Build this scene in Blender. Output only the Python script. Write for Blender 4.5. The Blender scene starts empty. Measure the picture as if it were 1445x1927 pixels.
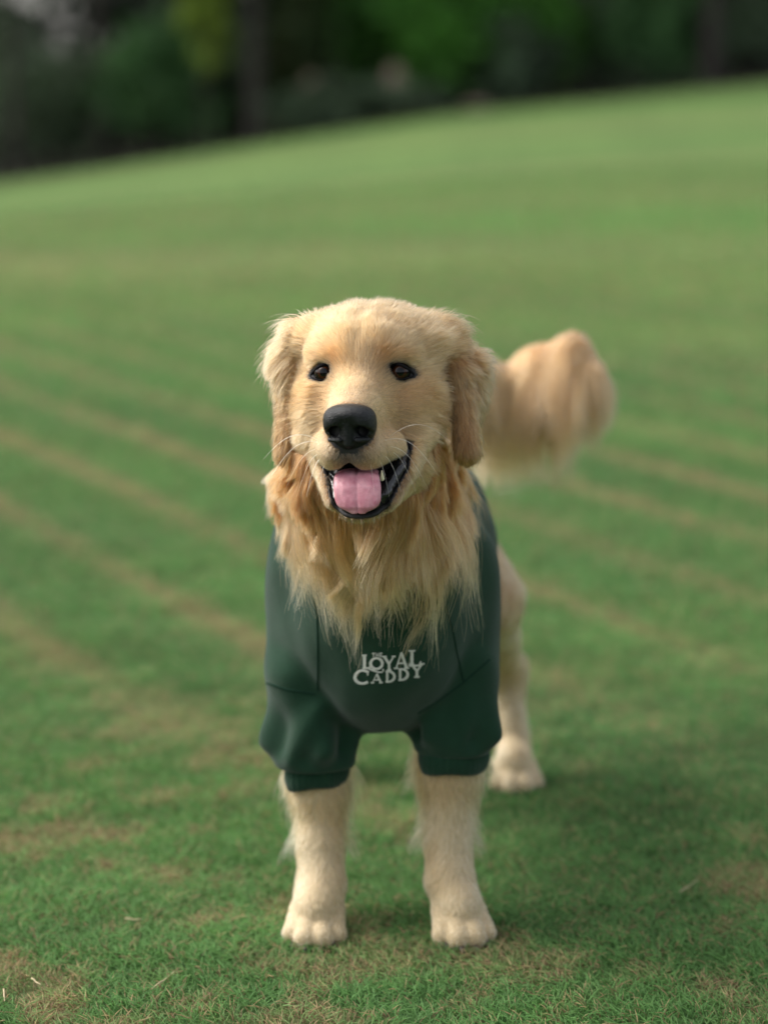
import bpy, bmesh, math, random
import numpy as np
import openvdb
from mathutils import Vector, kdtree
from mathutils.bvhtree import BVHTree
from mathutils.geometry import tessellate_polygon

rng = np.random.default_rng(7)
random.seed(7)
sc = bpy.context.scene
C = sc.collection
R = math.radians

# ------------------------------------------------------------------ camera, sky, sun, exposure
CAM = np.array([0.0, -2.76, 1.03])
TH = R(10.7)
FPX = 4550.0                                   # focal length in photograph pixels
FW = np.array([0, math.cos(TH), -math.sin(TH)])
UP = np.array([0, math.sin(TH), math.cos(TH)])
cam = bpy.data.cameras.new('camera')
camo = bpy.data.objects.new('camera', cam)
C.objects.link(camo)
camo.location = CAM
camo.rotation_euler = (R(90) - TH, 0, 0)
cam.sensor_fit = 'VERTICAL'
cam.sensor_height = 36.0
cam.lens = 36.0 * FPX / 1927.0
cam.clip_start = 0.05
cam.clip_end = 2000
cam.dof.use_dof = True
cam.dof.focus_distance = 2.585
cam.dof.aperture_fstop = 2.3
cam.dof.aperture_blades = 0
sc.camera = camo

SUN_EL, SUN_AZ = R(47), R(-76)                 # azimuth from +Y (away), negative = image left
w = bpy.data.worlds.new('World')
sc.world = w
w.use_nodes = True
nt = w.node_tree
sky = nt.nodes.new('ShaderNodeTexSky')
sky.sky_type = 'NISHITA'
sky.sun_disc = False
sky.sun_elevation = SUN_EL
sky.sun_rotation = SUN_AZ
sky.dust_density = 4.0
sky.ozone_density = 1.0
hs = nt.nodes.new('ShaderNodeHueSaturation'); hs.inputs['Saturation'].default_value = .30   # milky overcast
nt.links.new(sky.outputs[0], hs.inputs['Color'])
nt.links.new(hs.outputs[0], nt.nodes['Background'].inputs[0])
nt.nodes['Background'].inputs[1].default_value = 0.15
sun = bpy.data.lights.new('sun', 'SUN')
sun.energy = 1.25
sun.angle = R(30)
sun.color = (1.0, 0.93, 0.82)
suno = bpy.data.objects.new('sun', sun)
C.objects.link(suno)
sdir = Vector((math.sin(SUN_AZ) * math.cos(SUN_EL), math.cos(SUN_AZ) * math.cos(SUN_EL), math.sin(SUN_EL)))
suno.rotation_euler = sdir.to_track_quat('Z', 'Y').to_euler()
sc.view_settings.view_transform = 'Standard'
sc.view_settings.look = 'None'
sc.view_settings.exposure = 0.95
sc.view_settings.gamma = 1.0
sc.view_settings.use_curve_mapping = False
sc.render.engine = 'CYCLES'
cy = sc.cycles
cy.use_denoising = True
cy.max_bounces = 10
cy.diffuse_bounces = 4
cy.glossy_bounces = 4
cy.transmission_bounces = 10
cy.transparent_max_bounces = 8
cy.sample_clamp_indirect = 6
sc.cycles_curves.shape = 'RIBBONS'
sc.cycles_curves.subdivisions = 2
sc.render.hair_type = 'STRAND'

# ------------------------------------------------------------------ helpers
def at(px, py, Y):
    """point of the plane y=Y that the photograph shows at pixel px,py"""
    d = FW + np.array([1.0, 0, 0]) * ((px - 722.5) / FPX) + UP * ((963.5 - py) / FPX)
    return CAM + d * ((Y - CAM[1]) / d[1])

def tag(o, label=None, cat=None, group=None, kind=None):
    if label: o['label'] = label
    if cat: o['category'] = cat
    if group: o['group'] = group
    if kind: o['kind'] = kind
    return o

def link(name, data, mat=None, parent=None):
    o = bpy.data.objects.new(name, data)
    C.objects.link(o)
    if mat is not None: data.materials.append(mat)
    if parent is not None: o.parent = parent
    return o

def np_mesh(name, V, F, smooth=True):
    V = np.ascontiguousarray(V, dtype=np.float32)
    F = np.ascontiguousarray(F, dtype=np.int32)
    k = F.shape[1]
    me = bpy.data.meshes.new(name)
    me.vertices.add(len(V)); me.vertices.foreach_set('co', V.ravel())
    me.loops.add(F.size); me.loops.foreach_set('vertex_index', F.ravel())
    me.polygons.add(len(F))
    me.polygons.foreach_set('loop_start', np.arange(0, F.size, k, dtype=np.int32))
    me.polygons.foreach_set('loop_total', np.full(len(F), k, dtype=np.int32))
    me.polygons.foreach_set('use_smooth', np.full(len(F), smooth))
    me.update(calc_edges=True)
    return me

def set_col(me, col, name='Col', domain='POINT'):
    a = me.attributes.new(name, 'FLOAT_COLOR', domain)
    c = np.ones((len(col), 4), np.float32); c[:, :3] = col
    a.data.foreach_set('color', c.ravel())

def bmo(name, bm, mat, parent=None, smooth=True):
    me = bpy.data.meshes.new(name)
    bm.normal_update(); bm.to_mesh(me); bm.free()
    for p in me.polygons: p.use_smooth = smooth
    return link(name, me, mat, parent)

def waves(seed, n=8):
    r = np.random.default_rng(seed)
    k = r.normal(size=(n, 3)); k /= np.linalg.norm(k, axis=1)[:, None]
    return k * r.uniform(.6, 1.6, (n, 1)), r.uniform(0, 6.28, n)

def noise(P, scale, seed=0, n=8):
    """smooth pseudo noise about -1..1, feature size ~scale metres"""
    k, ph = waves(seed, n)
    q = (P / scale) @ (k.T * 2.2) + ph
    return np.sin(q + 0.7 * np.sin(q[:, ::-1] * .7)).sum(1) / math.sqrt(n) * .8

def sstep(a, b, x):
    t = np.clip((x - a) / (b - a), 0, 1)
    return t * t * (3 - 2 * t)

def nrm(v):
    return v / np.maximum(np.linalg.norm(v, axis=-1, keepdims=True), 1e-9)

# ---- signed distance pieces
def ell(P, c, r):
    q = P - np.asarray(c, np.float32); r = np.asarray(r, np.float32)
    k0 = np.sqrt(((q / r) ** 2).sum(1)); k1 = np.sqrt(((q / (r * r)) ** 2).sum(1))
    return k0 * (k0 - 1) / np.maximum(k1, 1e-6)

def cap(P, a, b, ra, rb):
    a = np.asarray(a, np.float32); b = np.asarray(b, np.float32)
    ab = b - a
    t = np.clip(((P - a) @ ab) / (ab @ ab), 0, 1)
    return np.sqrt(((P - a - t[:, None] * ab) ** 2).sum(1)) - (ra + (rb - ra) * t)

def smin(a, b, k):
    h = np.clip(.5 + .5 * (b - a) / k, 0, 1)
    return b + (a - b) * h - k * h * (1 - h)

def smax(a, b, k): return -smin(-a, -b, k)

def sdf_mesh(f, lo, hi, h, B=6):
    lo = np.asarray(lo, float); hi = np.asarray(hi, float)
    n = np.ceil((hi - lo) / (h * B)).astype(int)
    g = np.stack(np.meshgrid(*[np.arange(k) for k in n], indexing='ij'), -1).reshape(-1, 3)
    cen = (lo + (g * B + (B - 1) / 2) * h).astype(np.float32)
    d = f(cen)
    bg = 3 * h
    full = np.clip(d, -bg, bg).astype(np.float32).reshape(n)
    full = full.repeat(B, 0).repeat(B, 1).repeat(B, 2)
    act = np.where(np.abs(d) < h * B * 1.35 + h)[0]
    off = np.stack(np.meshgrid(*[np.arange(B)] * 3, indexing='ij'), -1).reshape(-1, 3)
    for s in range(0, len(act), 4000):
        a = act[s:s + 4000]
        idx = (g[a][:, None, :] * B + off[None]).reshape(-1, 3)
        v = f((lo + idx * h).astype(np.float32))
        full[idx[:, 0], idx[:, 1], idx[:, 2]] = np.clip(v, -bg, bg)
    grid = openvdb.FloatGrid(bg)
    grid.copyFromArray(full)
    V, Q = grid.convertToQuads(0.0)
    V = np.array(V, np.float32) * h + lo.astype(np.float32)
    Q = np.array(Q, np.int64)
    # outward winding
    s = slice(0, None, max(1, len(Q) // 500))
    q = V[Q[s]]; nn = nrm(np.cross(q[:, 1] - q[:, 0], q[:, 2] - q[:, 0])); cc = q.mean(1)
    if (f((cc + nn * h).astype(np.float32)) - f((cc - nn * h).astype(np.float32))).sum() < 0: Q = Q[:, ::-1]
    return V, Q

def grad(f, P, e=1e-3):
    P = P.astype(np.float32); d0 = f(P)
    out = np.empty_like(P)
    for k in range(3):
        Q = P.copy(); Q[:, k] += e
        out[:, k] = f(Q) - d0
    return nrm(out), d0

# ---- materials
def mat_new(name):
    m = bpy.data.materials.new(name); m.use_nodes = True
    return m, m.node_tree, m.node_tree.nodes['Principled BSDF']

def mat_plain(name, col, rough=.6, bump=0, bscale=200, var=.15, vscale=30, spec=.5, coat=0, sheen=0):
    m, t, b = mat_new(name)
    L = t.links.new
    tc = t.nodes.new('ShaderNodeTexCoord')
    nz = t.nodes.new('ShaderNodeTexNoise'); nz.inputs['Scale'].default_value = vscale; nz.inputs['Detail'].default_value = 4
    L(tc.outputs['Object'], nz.inputs['Vector'])
    mx = t.nodes.new('ShaderNodeMix'); mx.data_type = 'RGBA'
    mx.inputs[6].default_value = tuple(c * (1 - var) for c in col) + (1,)
    mx.inputs[7].default_value = tuple(min(1, c * (1 + var)) for c in col) + (1,)
    L(nz.outputs[0], mx.inputs[0]); L(mx.outputs[2], b.inputs['Base Color'])
    b.inputs['Roughness'].default_value = rough
    b.inputs['Specular IOR Level'].default_value = spec
    b.inputs['Coat Weight'].default_value = coat
    b.inputs['Sheen Weight'].default_value = sheen
    if bump:
        n2 = t.nodes.new('ShaderNodeTexNoise'); n2.inputs['Scale'].default_value = bscale; n2.inputs['Detail'].default_value = 3
        L(tc.outputs['Object'], n2.inputs['Vector'])
        bp = t.nodes.new('ShaderNodeBump'); bp.inputs['Strength'].default_value = bump; bp.inputs['Distance'].default_value = .002
        L(n2.outputs[0], bp.inputs['Height']); L(bp.outputs[0], b.inputs['Normal'])
    return m

def mat_attr(name, rough=.7, spec=.3, translucent=0.0, sheen=0):
    m, t, b = mat_new(name)
    a = t.nodes.new('ShaderNodeAttribute'); a.attribute_name = 'Col'
    t.links.new(a.outputs['Color'], b.inputs['Base Color'])
    b.inputs['Roughness'].default_value = rough
    b.inputs['Specular IOR Level'].default_value = spec
    if translucent:
        tr = t.nodes.new('ShaderNodeBsdfTranslucent'); mx = t.nodes.new('ShaderNodeMixShader')
        mx.inputs[0].default_value = translucent
        t.links.new(a.outputs['Color'], tr.inputs[0])
        t.links.new(b.outputs[0], mx.inputs[1]); t.links.new(tr.outputs[0], mx.inputs[2])
        t.links.new(mx.outputs[0], t.nodes['Material Output'].inputs[0])
    return m

def mat_hair(name):
    m, t, b = mat_new(name)
    t.nodes.remove(b)
    a = t.nodes.new('ShaderNodeAttribute'); a.attribute_name = 'Col'
    h = t.nodes.new('ShaderNodeBsdfHairPrincipled')
    h.model = 'CHIANG'
    h.parametrization = 'COLOR'
    h.inputs['Roughness'].default_value = .6
    h.inputs['Radial Roughness'].default_value = .6
    h.inputs['Random Roughness'].default_value = .2
    h.inputs['Coat'].default_value = 0.0
    t.links.new(a.outputs['Color'], h.inputs['Color'])
    t.links.new(h.outputs[0], t.nodes['Material Output'].inputs[0])
    return m

M_HAIR = mat_hair('hair')
M_SKIN = mat_attr('skin', .6, .4)
M_SWEAT = mat_plain('dark_green_fleece', (.012, .040, .022), .95, .5, 700, .16, 60, .10, 0, .16)
M_RIB = mat_plain('dark_green_rib', (.011, .038, .021), .95, .4, 700, .12, 60, .10, 0, .14)
M_SEAM = mat_plain('seam_thread', (.009, .030, .019), .95, .2, 900, .1, 60, .1)
M_NOSE = mat_plain('wet_nose', (.004, .005, .006), .36, .7, 750, .2, 200, .38)
M_GUM = mat_plain('black_gum', (.012, .012, .013), .18, .5, 260, .3, 120, .6)
M_LID = mat_plain('eyelid_skin', (.008, .007, .008), .75, .3, 900, .2, 300, .12)
M_TOOTH = mat_plain('tooth', (.75, .68, .48), .3, 0, 1, .08, 300)
M_CLAW = mat_plain('claw', (.05, .035, .03), .4, 0, 1, .3, 300)
M_PRINT = mat_plain('white_print', (.62, .62, .58), .8, .2, 900, .05, 300, .2)

def curves_obj(name, P, rad, col, mat, parent):
    """P (n,k,3) points, rad (n,k), col (n,k,3)"""
    n, k = P.shape[:2]
    hc = bpy.data.hair_curves.new(name)
    hc.add_curves([k] * n)
    hc.attributes['position'].data.foreach_set('vector', P.astype(np.float32).ravel())
    a = hc.attributes.get('radius') or hc.attributes.new('radius', 'FLOAT', 'POINT')
    a.data.foreach_set('value', rad.astype(np.float32).ravel())
    set_col(hc, col.reshape(-1, 3))
    return link(name, hc, mat, parent)

# ================================================================== GROUND
def ground_z(x, y):
    t = sstep(2.0, 27.0, y)
    z = t * (.14 + .105 * (x + 1.0) + .012 * np.sin(x * .9 + 1))
    z = z - .06 * np.sin(np.clip((y - 1.5) / 14, 0, 1) * math.pi) * .6
    z = z - t * .045 * np.clip(.8 - x, 0, 6)
    far = sstep(33, 60, y)
    return z + far * (3.2 + 2.4 * np.tanh((x + 3) * .35))

def dryness(x, y):
    """0 = green, 1 = straw: mower lines about 0.33 m apart, then broad faded bands"""
    P = np.stack([x, y, np.zeros_like(x)], 1)
    u = .90 * x + .44 * y + .012 * noise(P, 1.6, 3) + .006 * noise(P, .3, 4)
    ph = (u - .42) / .335
    line = np.exp(-((ph - np.round(ph)) / .125) ** 2)
    amp = sstep(.6, 1.4, y + .25 * noise(P, .3, 5)) * (1 - sstep(6, 10, y)) * np.clip(.80 + .3 * noise(P, .6, 6), .3, 1.1)
    right_off = 1 - .5 * sstep(.2, .6, x) * (1 - sstep(2.2, 3.0, y))
    d = line * amp * right_off * .74
    band = sstep(5, 10, y) * (.14 + .24 * noise(P * np.array([.22, 1, 1]), 1.6, 9))
    blot = sstep(.05, 1.1, noise(P, .12, 10) + .6 * noise(P, .04, 11)) * .72 * (1 - sstep(.2, 1.7, y))
    left = sstep(.15, -.5, x) * .22 + sstep(.35, .55, x) * sstep(.4, -.1, y) * .25
    blot = blot * (.55 + left * 2)
    return np.clip(d + np.clip(band, 0, 1) + blot, 0, 1)

G_A = np.array([.048, .116, .036]); G_B = np.array([.100, .205, .054]); G_D = np.array([.36, .295, .150])
def turf_col(x, y):
    P = np.stack([x, y, np.zeros_like(x)], 1)
    m = np.clip(.5 + .35 * noise(P, .5, 21) + .2 * noise(P * np.array([.4, 1, 1]), 2.2, 22), 0, 1)[:, None]
    m = m + sstep(1, 9, y)[:, None] * .7  # paler with distance: light on blade tips at grazing view, put into colour
    c = G_A * (1 - m) + G_B * m
    d = dryness(x, y)[:, None]
    return c * (1 - d * .8) + G_D * d * .8

def build_ground():
    nx, ny = 520, 640
    v = np.linspace(0, 1, ny)
    ys = -3.2 + 1.4 * (np.exp(v * 5.3) - 1)          # to ~280 m
    u = np.linspace(-1, 1, nx)
    Y, U = np.meshgrid(ys, u, indexing='ij')
    W = 1.6 + .75 * (Y + 3.2)
    X = np.sign(U) * (np.abs(U) ** 1.15) * W
    x, y = X.ravel(), Y.ravel()
    V = np.stack([x, y, ground_z(x, y)], 1)
    i = np.arange(nx * ny).reshape(ny, nx)
    F = np.stack([i[:-1, :-1], i[:-1, 1:], i[1:, 1:], i[1:, :-1]], -1).reshape(-1, 4)
    me = np_mesh('ground', V, F)
    col = turf_col(x, y)
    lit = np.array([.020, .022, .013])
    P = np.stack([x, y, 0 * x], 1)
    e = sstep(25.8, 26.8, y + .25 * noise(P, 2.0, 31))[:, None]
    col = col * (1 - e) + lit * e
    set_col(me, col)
    m, t, b = mat_new('turf')
    L = t.links.new
    a = t.nodes.new('ShaderNodeAttribute'); a.attribute_name = 'Col'
    tc = t.nodes.new('ShaderNodeTexCoord')
    n1 = t.nodes.new('ShaderNodeTexNoise'); n1.inputs['Scale'].default_value = 90; n1.inputs['Detail'].default_value = 5
    n2 = t.nodes.new('ShaderNodeTexNoise'); n2.inputs['Scale'].default_value = 7; n2.inputs['Detail'].default_value = 6
    for n in (n1, n2): L(tc.outputs['Object'], n.inputs['Vector'])
    ad = t.nodes.new('ShaderNodeMath'); ad.operation = 'MULTIPLY'
    L(n1.outputs[0], ad.inputs[0]); L(n2.outputs[0], ad.inputs[1])
    mr = t.nodes.new('ShaderNodeMapRange')
    mr.inputs[1].default_value = .1; mr.inputs[2].default_value = .42; mr.inputs[3].default_value = .50; mr.inputs[4].default_value = .95
    L(ad.outputs[0], mr.inputs[0])
    mx = t.nodes.new('ShaderNodeVectorMath'); mx.operation = 'SCALE'
    L(a.outputs['Color'], mx.inputs[0]); L(mr.outputs[0], mx.inputs['Scale'])
    L(mx.outputs[0], b.inputs['Base Color'])
    b.inputs['Roughness'].default_value = .9; b.inputs['Specular IOR Level'].default_value = .15
    bp = t.nodes.new('ShaderNodeBump'); bp.inputs['Strength'].default_value = .6; bp.inputs['Distance'].default_value = .02
    L(n1.outputs[0], bp.inputs['Height']); L(bp.outputs[0], b.inputs['Normal'])
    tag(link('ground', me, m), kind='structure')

def build_turf():
    def patch(n, y0, y1, s):
        # uniform per area within the view wedge plus a margin
        y = y0 + (y1 - y0) * rng.random(int(n * 2.2)); hw = .17 * (y + 2.76) + .22
        keep = rng.random(len(y)) < hw / (.17 * (y1 + 2.76) + .22)
        y = y[keep][:n]; hw = hw[keep][:n]
        wide = rng.random(len(y)) < .36                  # sparser turf carries on to both sides and fades out
        x = (rng.random(len(y)) * 2 - 1) * hw
        x = np.where(wide, np.sign(x) * (hw * .9 + (1.3 * hw + .6) * (1 - np.sqrt(rng.random(len(y))))), x)
        k = 4
        P0 = np.stack([x, y, ground_z(x, y)], 1)
        tuft = noise(P0, .022, 41) * .5 + noise(P0, .07, 42) * .5
        Lh = s * (.011 + .006 * rng.random(len(x)) + .004 * tuft)
        Lh = np.clip(Lh, .004, None)
        az = rng.random(len(x)) * 6.283
        az = az * .75 + 1.2 * noise(P0, .05, 43)
        bend = .35 + .75 * rng.random(len(x))
        hor = np.stack([np.cos(az), np.sin(az), 0 * az], 1)
        t = np.linspace(0, 1, k)[None, :, None]
        P = P0[:, None] + hor[:, None] * (Lh * bend)[:, None, None] * (t * .4 + t * t * .9) + np.array([0, 0, 1.]) * (Lh)[:, None, None] * (t - .35 * t * t * bend[:, None, None])
        P[:, 0, 2] -= .002
        rad = np.repeat((s * (.00042 + .00026 * rng.random(len(x))))[:, None], k, 1) * np.array([1, 1, .8, .15])
        dr = dryness(x, y)
        dead = rng.random(len(x)) < (.12 + .70 * dr)
        c = np.empty((len(x), 3))
        g = turf_col(x, y) * (1 - dr[:, None] * .0)
        gg = (G_A * .6 + G_B * .4) * rng.uniform(.55, 1.5, (len(x), 1)) * np.array([1, 1, 1]) + rng.uniform(-.3, .8, (len(x), 1)) * np.array([.012, .010, -.002])
        gg = gg * .85 + turf_col(x, y) * .65
        st = np.array([.30, .22, .115]) * rng.uniform(.5, 1.45, (len(x), 1))
        c = np.where(dead[:, None], st, gg)
        c *= (1 + .18 * tuft)[:, None]
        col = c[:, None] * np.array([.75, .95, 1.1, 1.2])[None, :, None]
        return P, rad, np.clip(col, .004, 1)
    parts = [patch(300000, -.75, 1.6, 1.0), patch(130000, 1.6, 4.2, 1.5), patch(75000, 4.2, 9.0, 2.4), patch(45000, 7.5, 15, 3.2)]
    P, r, c = [np.concatenate(z) for z in zip(*parts)]
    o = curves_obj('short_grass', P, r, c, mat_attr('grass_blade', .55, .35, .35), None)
    tag(o, 'short mown green turf with straw coloured dead blades', 'grass', kind='stuff')

def build_straws():
    m = mat_plain('dry_straw', (.46, .37, .22), .6, .2, 400, .25, 90)
    data = [((287, 1875), (330, 1842), 'long pale dry straw lying slantwise on the turf at lower left'),
            ((8, 1875), (10, 1900), 'short upright pale straw at the left edge of the turf'),
            ((1278, 1692), (1312, 1668), 'thin pale straw on dark green turf right of the paws'),
            ((60, 1855), (78, 1868), 'short curled straw near the bottom left corner'),
            ((236, 1742), (268, 1744), 'level pale straw in the turf left of the paws')]
    for (a, b, lab) in data:
        pts = []
        for (px, py) in (a, b):
            dep = TH + math.atan((py - 963.5) / FPX); y = CAM[2] / math.tan(dep) + CAM[1]
            p = at(px, py, y); pts.append(Vector((p[0], p[1], .009)))
        bm = bmesh.new(); q = []
        for i in range(5):
            v = pts[0].lerp(pts[1], i / 4) - pts[0]; v.z += .0008 * math.sin(i * 2.1); q.append(v)
        tube_bm(bm, q, [.0008, .0010, .0009, .0008, .0005], 6)
        o = bmo('dry_straw', bm, m); o.location = pts[0]
        tag(o, lab, 'straw', 'loose dry straws on the turf')

# ================================================================== WOOD BEHIND
def leaf_mesh(name, cen, rad, n, size, col, var, seed, clumps=40, shell=.55):
    r = np.random.default_rng(seed)
    cen = np.asarray(cen, float); rad = np.asarray(rad, float)
    d = nrm(r.normal(size=(clumps, 3))) * (shell + (1 - shell) * r.random((clumps, 1))) * r.uniform(.6, 1.05, (clumps, 1))
    cc = cen + d * rad
    ci = r.integers(0, clumps, n)
    P = cc[ci] + r.normal(size=(n, 3)) * rad * .17
    a = nrm(r.normal(size=(n, 3))); b = nrm(np.cross(a, r.normal(size=(n, 3))))
    s = size * r.uniform(.6, 1.3, (n, 1))
    V = np.stack([P - a * s, P + b * s * .45, P + a * s, P - b * s * .45], 1).reshape(-1, 3)
    F = np.arange(n * 4).reshape(n, 4)
    me = np_mesh(name, V, F, False)
    cl = np.asarray(col) * (1 + var * r.uniform(-1, 1, (clumps, 1)))[ci] * r.uniform(.75, 1.25, (n, 1)) * np.array([1, 1, 1])
    cl = cl + r.uniform(-.2, .35, (clumps, 1))[ci] * np.array([.03, .02, -.004])
    set_col(me, np.repeat(np.clip(cl, .004, 1), 4, 0))
    return me

def tube_bm(bm, pts, rads, seg=10):
    rings = []
    pts = [Vector(p) for p in pts]
    for i, p in enumerate(pts):
        d = (pts[min(i + 1, len(pts) - 1)] - pts[max(i - 1, 0)]).normalized()
        a = d.orthogonal().normalized() if i == 0 else (rings_a - d * rings_a.dot(d)).normalized()
        rings_a = a; b = d.cross(a)
        rings.append([bm.verts.new(p + (a * math.cos(t) + b * math.sin(t)) * rads[i]) for t in [k * 2 * math.pi / seg for k in range(seg)]])
    for r0, r1 in zip(rings, rings[1:]):
        for k in range(seg): bm.faces.new((r0[k], r0[(k + 1) % seg], r1[(k + 1) % seg], r1[k]))
    bm.faces.new(rings[0][::-1]); bm.faces.new(rings[-1])

def build_wood():
    leafm = mat_attr('leaf', .55, .35, .35)
    bark = mat_plain('bark', (.042, .037, .032), .95, 1.0, 14, .45, 6, .2)
    r = np.random.default_rng(5)
    def X(px, Y): return (px - 722.5) / FPX * (Y + 2.76)
    # px, Y, trunk radius, crown half width, height, label
    trees = [
        (482, 28.0, .085, 3.0, 11, 'dark straight trunked tree left of the dog, rising from the turf edge'),
        (1328, 29.0, .10, 3.2, 12, 'thick brownish trunk near the right edge behind the slope'),
        (1258, 31.0, .07, 2.8, 11, 'thinner trunk just left of the thick right hand trunk'),
        (38, 28.6, .06, 2.8, 10, 'grey trunk near the left edge at the foot of the slope'),
        (200, 33.0, .13, 3.4, 12, 'deep shaded tree between the left edge and the dark trunk'),
        (330, 31.0, .08, 2.6, 9, 'thin shaded tree just left of the dark straight trunk'),
        (640, 34.0, .12, 3.2, 12, 'tree above the dog\'s head set back in the wood'),
        (860, 33.0, .13, 3.4, 12, 'tree behind the bright green young foliage'),
        (1010, 31.0, .10, 3.0, 11, 'tree behind the dark gap right of the green foliage'),
        (1130, 35.0, .12, 3.2, 12, 'tree deep in the shade between foliage and right trunks'),
        (1440, 31.5, .12, 3.2, 12, 'tree cut by the right edge above the high turf'),
        (-130, 31.0, .12, 3.2, 12, 'tree just outside the left edge of the view'),
        (1600, 30.0, .12, 3.2, 12, 'tree just outside the right edge of the view'),
        (-700, 31.0, .12, 3.6, 12, 'tree well left of the view'), (-1400, 32.0, .12, 3.6, 12, 'tree far left of the view'),
        (2200, 31.0, .12, 3.6, 12, 'tree well right of the view'), (2900, 32.0, .12, 3.6, 12, 'tree far right of the view')]
    for i, (px, Y, tr, cw, H, lab) in enumerate(trees):
        x = X(px, Y); z = float(ground_z(np.array([x]), np.array([Y]))[0])
        e = bpy.data.objects.new('broadleaf_tree', None); C.objects.link(e); e.location = (x, Y, z)
        tag(e, lab, 'tree', 'trees along the far edge of the turf')
        bm = bmesh.new()
        pts = [(0, 0, -.2), (0, 0, .15), (.03, 0, 1.5), (-.04, .03, 3.5), (.05, 0, H * .55), (0, 0, H * .85)]
        pts = [(p[0] + .06 * r.normal() * (k > 1), p[1], p[2]) for k, p in enumerate(pts)]
        tube_bm(bm, pts, [tr * 1.7, tr * 1.2, tr, tr * .88, tr * .6, tr * .15], 12)
        for k in range(7):
            zz = H * (.28 + .08 * k); a = r.uniform(0, 6.28); l = cw * r.uniform(.5, .85)
            tube_bm(bm, [(0, 0, zz), (math.cos(a) * l * .5, math.sin(a) * l * .5, zz + .5), (math.cos(a) * l, math.sin(a) * l, zz + 1.1)], [tr * .4, tr * .25, tr * .08], 6)
        bmo('trunk', bm, bark, e)
        col = [(.080, .125, .058), (.070, .110, .054), (.085, .130, .052)][i % 3]
        me = leaf_mesh('crown', (0, 0, H * .68), (cw, cw, H * .34), 1900, .17, col, .6, 100 + i, 60)
        link('crown', me, leafm, e)
    # understorey: px centre, Y, half width m, height m, colour, leaves, label
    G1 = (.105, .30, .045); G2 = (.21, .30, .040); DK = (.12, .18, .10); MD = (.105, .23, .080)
    shrubs = [
        (860, 29.5, 1.15, 2.5, G1, 'bright green bushy young tree behind the crest of the turf'),
        (700, 30.2, .9, 2.6, (.075, .21, .038), 'mid green leafy bush left of the bright green one'),
        (1020, 30.5, .55, 1.8, G1, 'small bright green bush right of the big one'),
        (395, 28.6, .42, 2.25, G2, 'yellow green sprig of young leaves beside the dark trunk'),
        (560, 29.6, .6, 2.0, (.045, .075, .022), 'olive bush between the dark trunk and the mid green bush'),
        (110, 30.0, 1.2, 1.8, DK, 'dark low bush at the left edge of the wood'),
        (290, 29.6, .9, 1.9, MD, 'dull green bush left of the dark trunk'),
        (600, 28.25, .75, .62, DK, 'low dark undergrowth under the olive bush'),
        (760, 28.3, .6, .45, DK, 'low dark undergrowth at the foot of the bright bush'),
        (950, 29.6, .7, 1.3, DK, 'dark bush at the crest right of the bright one'),
        (1110, 31.0, 1.0, 1.6, DK, 'dark bush behind the pale grass crest'),
        (1230, 30.4, .8, 2.4, MD, 'dull green bush behind the right hand trunks'),
        (1400, 30.6, 1.0, 2.0, DK, 'dark bush at the right edge above the turf'),
        (0, 31.5, 1.0, 2.6, DK, 'tall dark bush cut by the left edge'),
        (420, 31.0, .9, 1.6, DK, 'dark bush behind the dark straight trunk')]
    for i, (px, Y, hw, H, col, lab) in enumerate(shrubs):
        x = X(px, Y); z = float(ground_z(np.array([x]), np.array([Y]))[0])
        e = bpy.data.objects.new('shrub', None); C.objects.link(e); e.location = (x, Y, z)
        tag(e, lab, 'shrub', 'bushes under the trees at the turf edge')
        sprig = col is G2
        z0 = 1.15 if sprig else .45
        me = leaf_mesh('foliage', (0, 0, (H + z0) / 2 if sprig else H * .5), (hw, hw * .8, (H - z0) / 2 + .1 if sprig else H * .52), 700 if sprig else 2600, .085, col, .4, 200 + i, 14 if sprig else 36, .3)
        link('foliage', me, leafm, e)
        bm = bmesh.new()
        for k in range(3):
            a = r.uniform(0, 6.28)
            tube_bm(bm, [(0, 0, -.1), (math.cos(a) * hw * .2, math.sin(a) * hw * .2, H * .45), (math.cos(a) * hw * .4, math.sin(a) * hw * .4, H * .8)], [.03, .02, .008], 6)
        bmo('stem', bm, bark, e)
    # pale things half hidden in the leaves: sandy boulders and a dead stump
    rock = mat_plain('sandstone', (.27, .20, .155), .9, .8, 12, .2, 5, .2)
    for (px, py, Y, sx, sz, lab) in [(745, 133, 28.7, .17, .10, 'large pale sandy boulder showing through the green bushes'),
                                     (586, 152, 28.6, .12, .11, 'small pale sandy boulder left of the larger one'),
                                     (900, 195, 28.2, .16, .06, 'low greyish boulder at the crest of the turf')]:
        p = at(px, py, Y); z = float(ground_z(np.array([p[0]]), np.array([Y]))[0])
        bm = bmesh.new(); bmesh.ops.create_icosphere(bm, subdivisions=4, radius=1)
        hh = max(p[2] + sz - z, sz * 2)
        co = np.array([v.co[:] for v in bm.verts]); nn = 1 + .16 * noise(co, .9, int(px)) + .05 * noise(co, .3, 7)
        for v, k in zip(bm.verts, nn):
            v.co = Vector((v.co.x * sx * k, v.co.y * sx * k, v.co.z * hh / 2 * k + hh / 2 - .05))
        o = bmo('boulder', bm, rock); o.location = (p[0], Y, z)
        tag(o, lab, 'boulder', 'pale boulders at the turf edge')
    # the wood beyond
    V = []; 
    n = 52000
    x = r.uniform(-32, 32, n); y = r.uniform(36, 46, n)
    z = ground_z(x, y) * .6 + r.uniform(-.2, 9, n) ** 1.0
    kp = ~((np.abs(x + 6.2) < 1.1) & (z > .6) & (z < 3.0) & (r.random(n) < .85)); x, y, z = x[kp], y[kp], z[kp]; n = len(x)
    a = nrm(r.normal(size=(n, 3))); b = nrm(np.cross(a, r.normal(size=(n, 3))))
    P = np.stack([x, y, z], 1)
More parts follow.
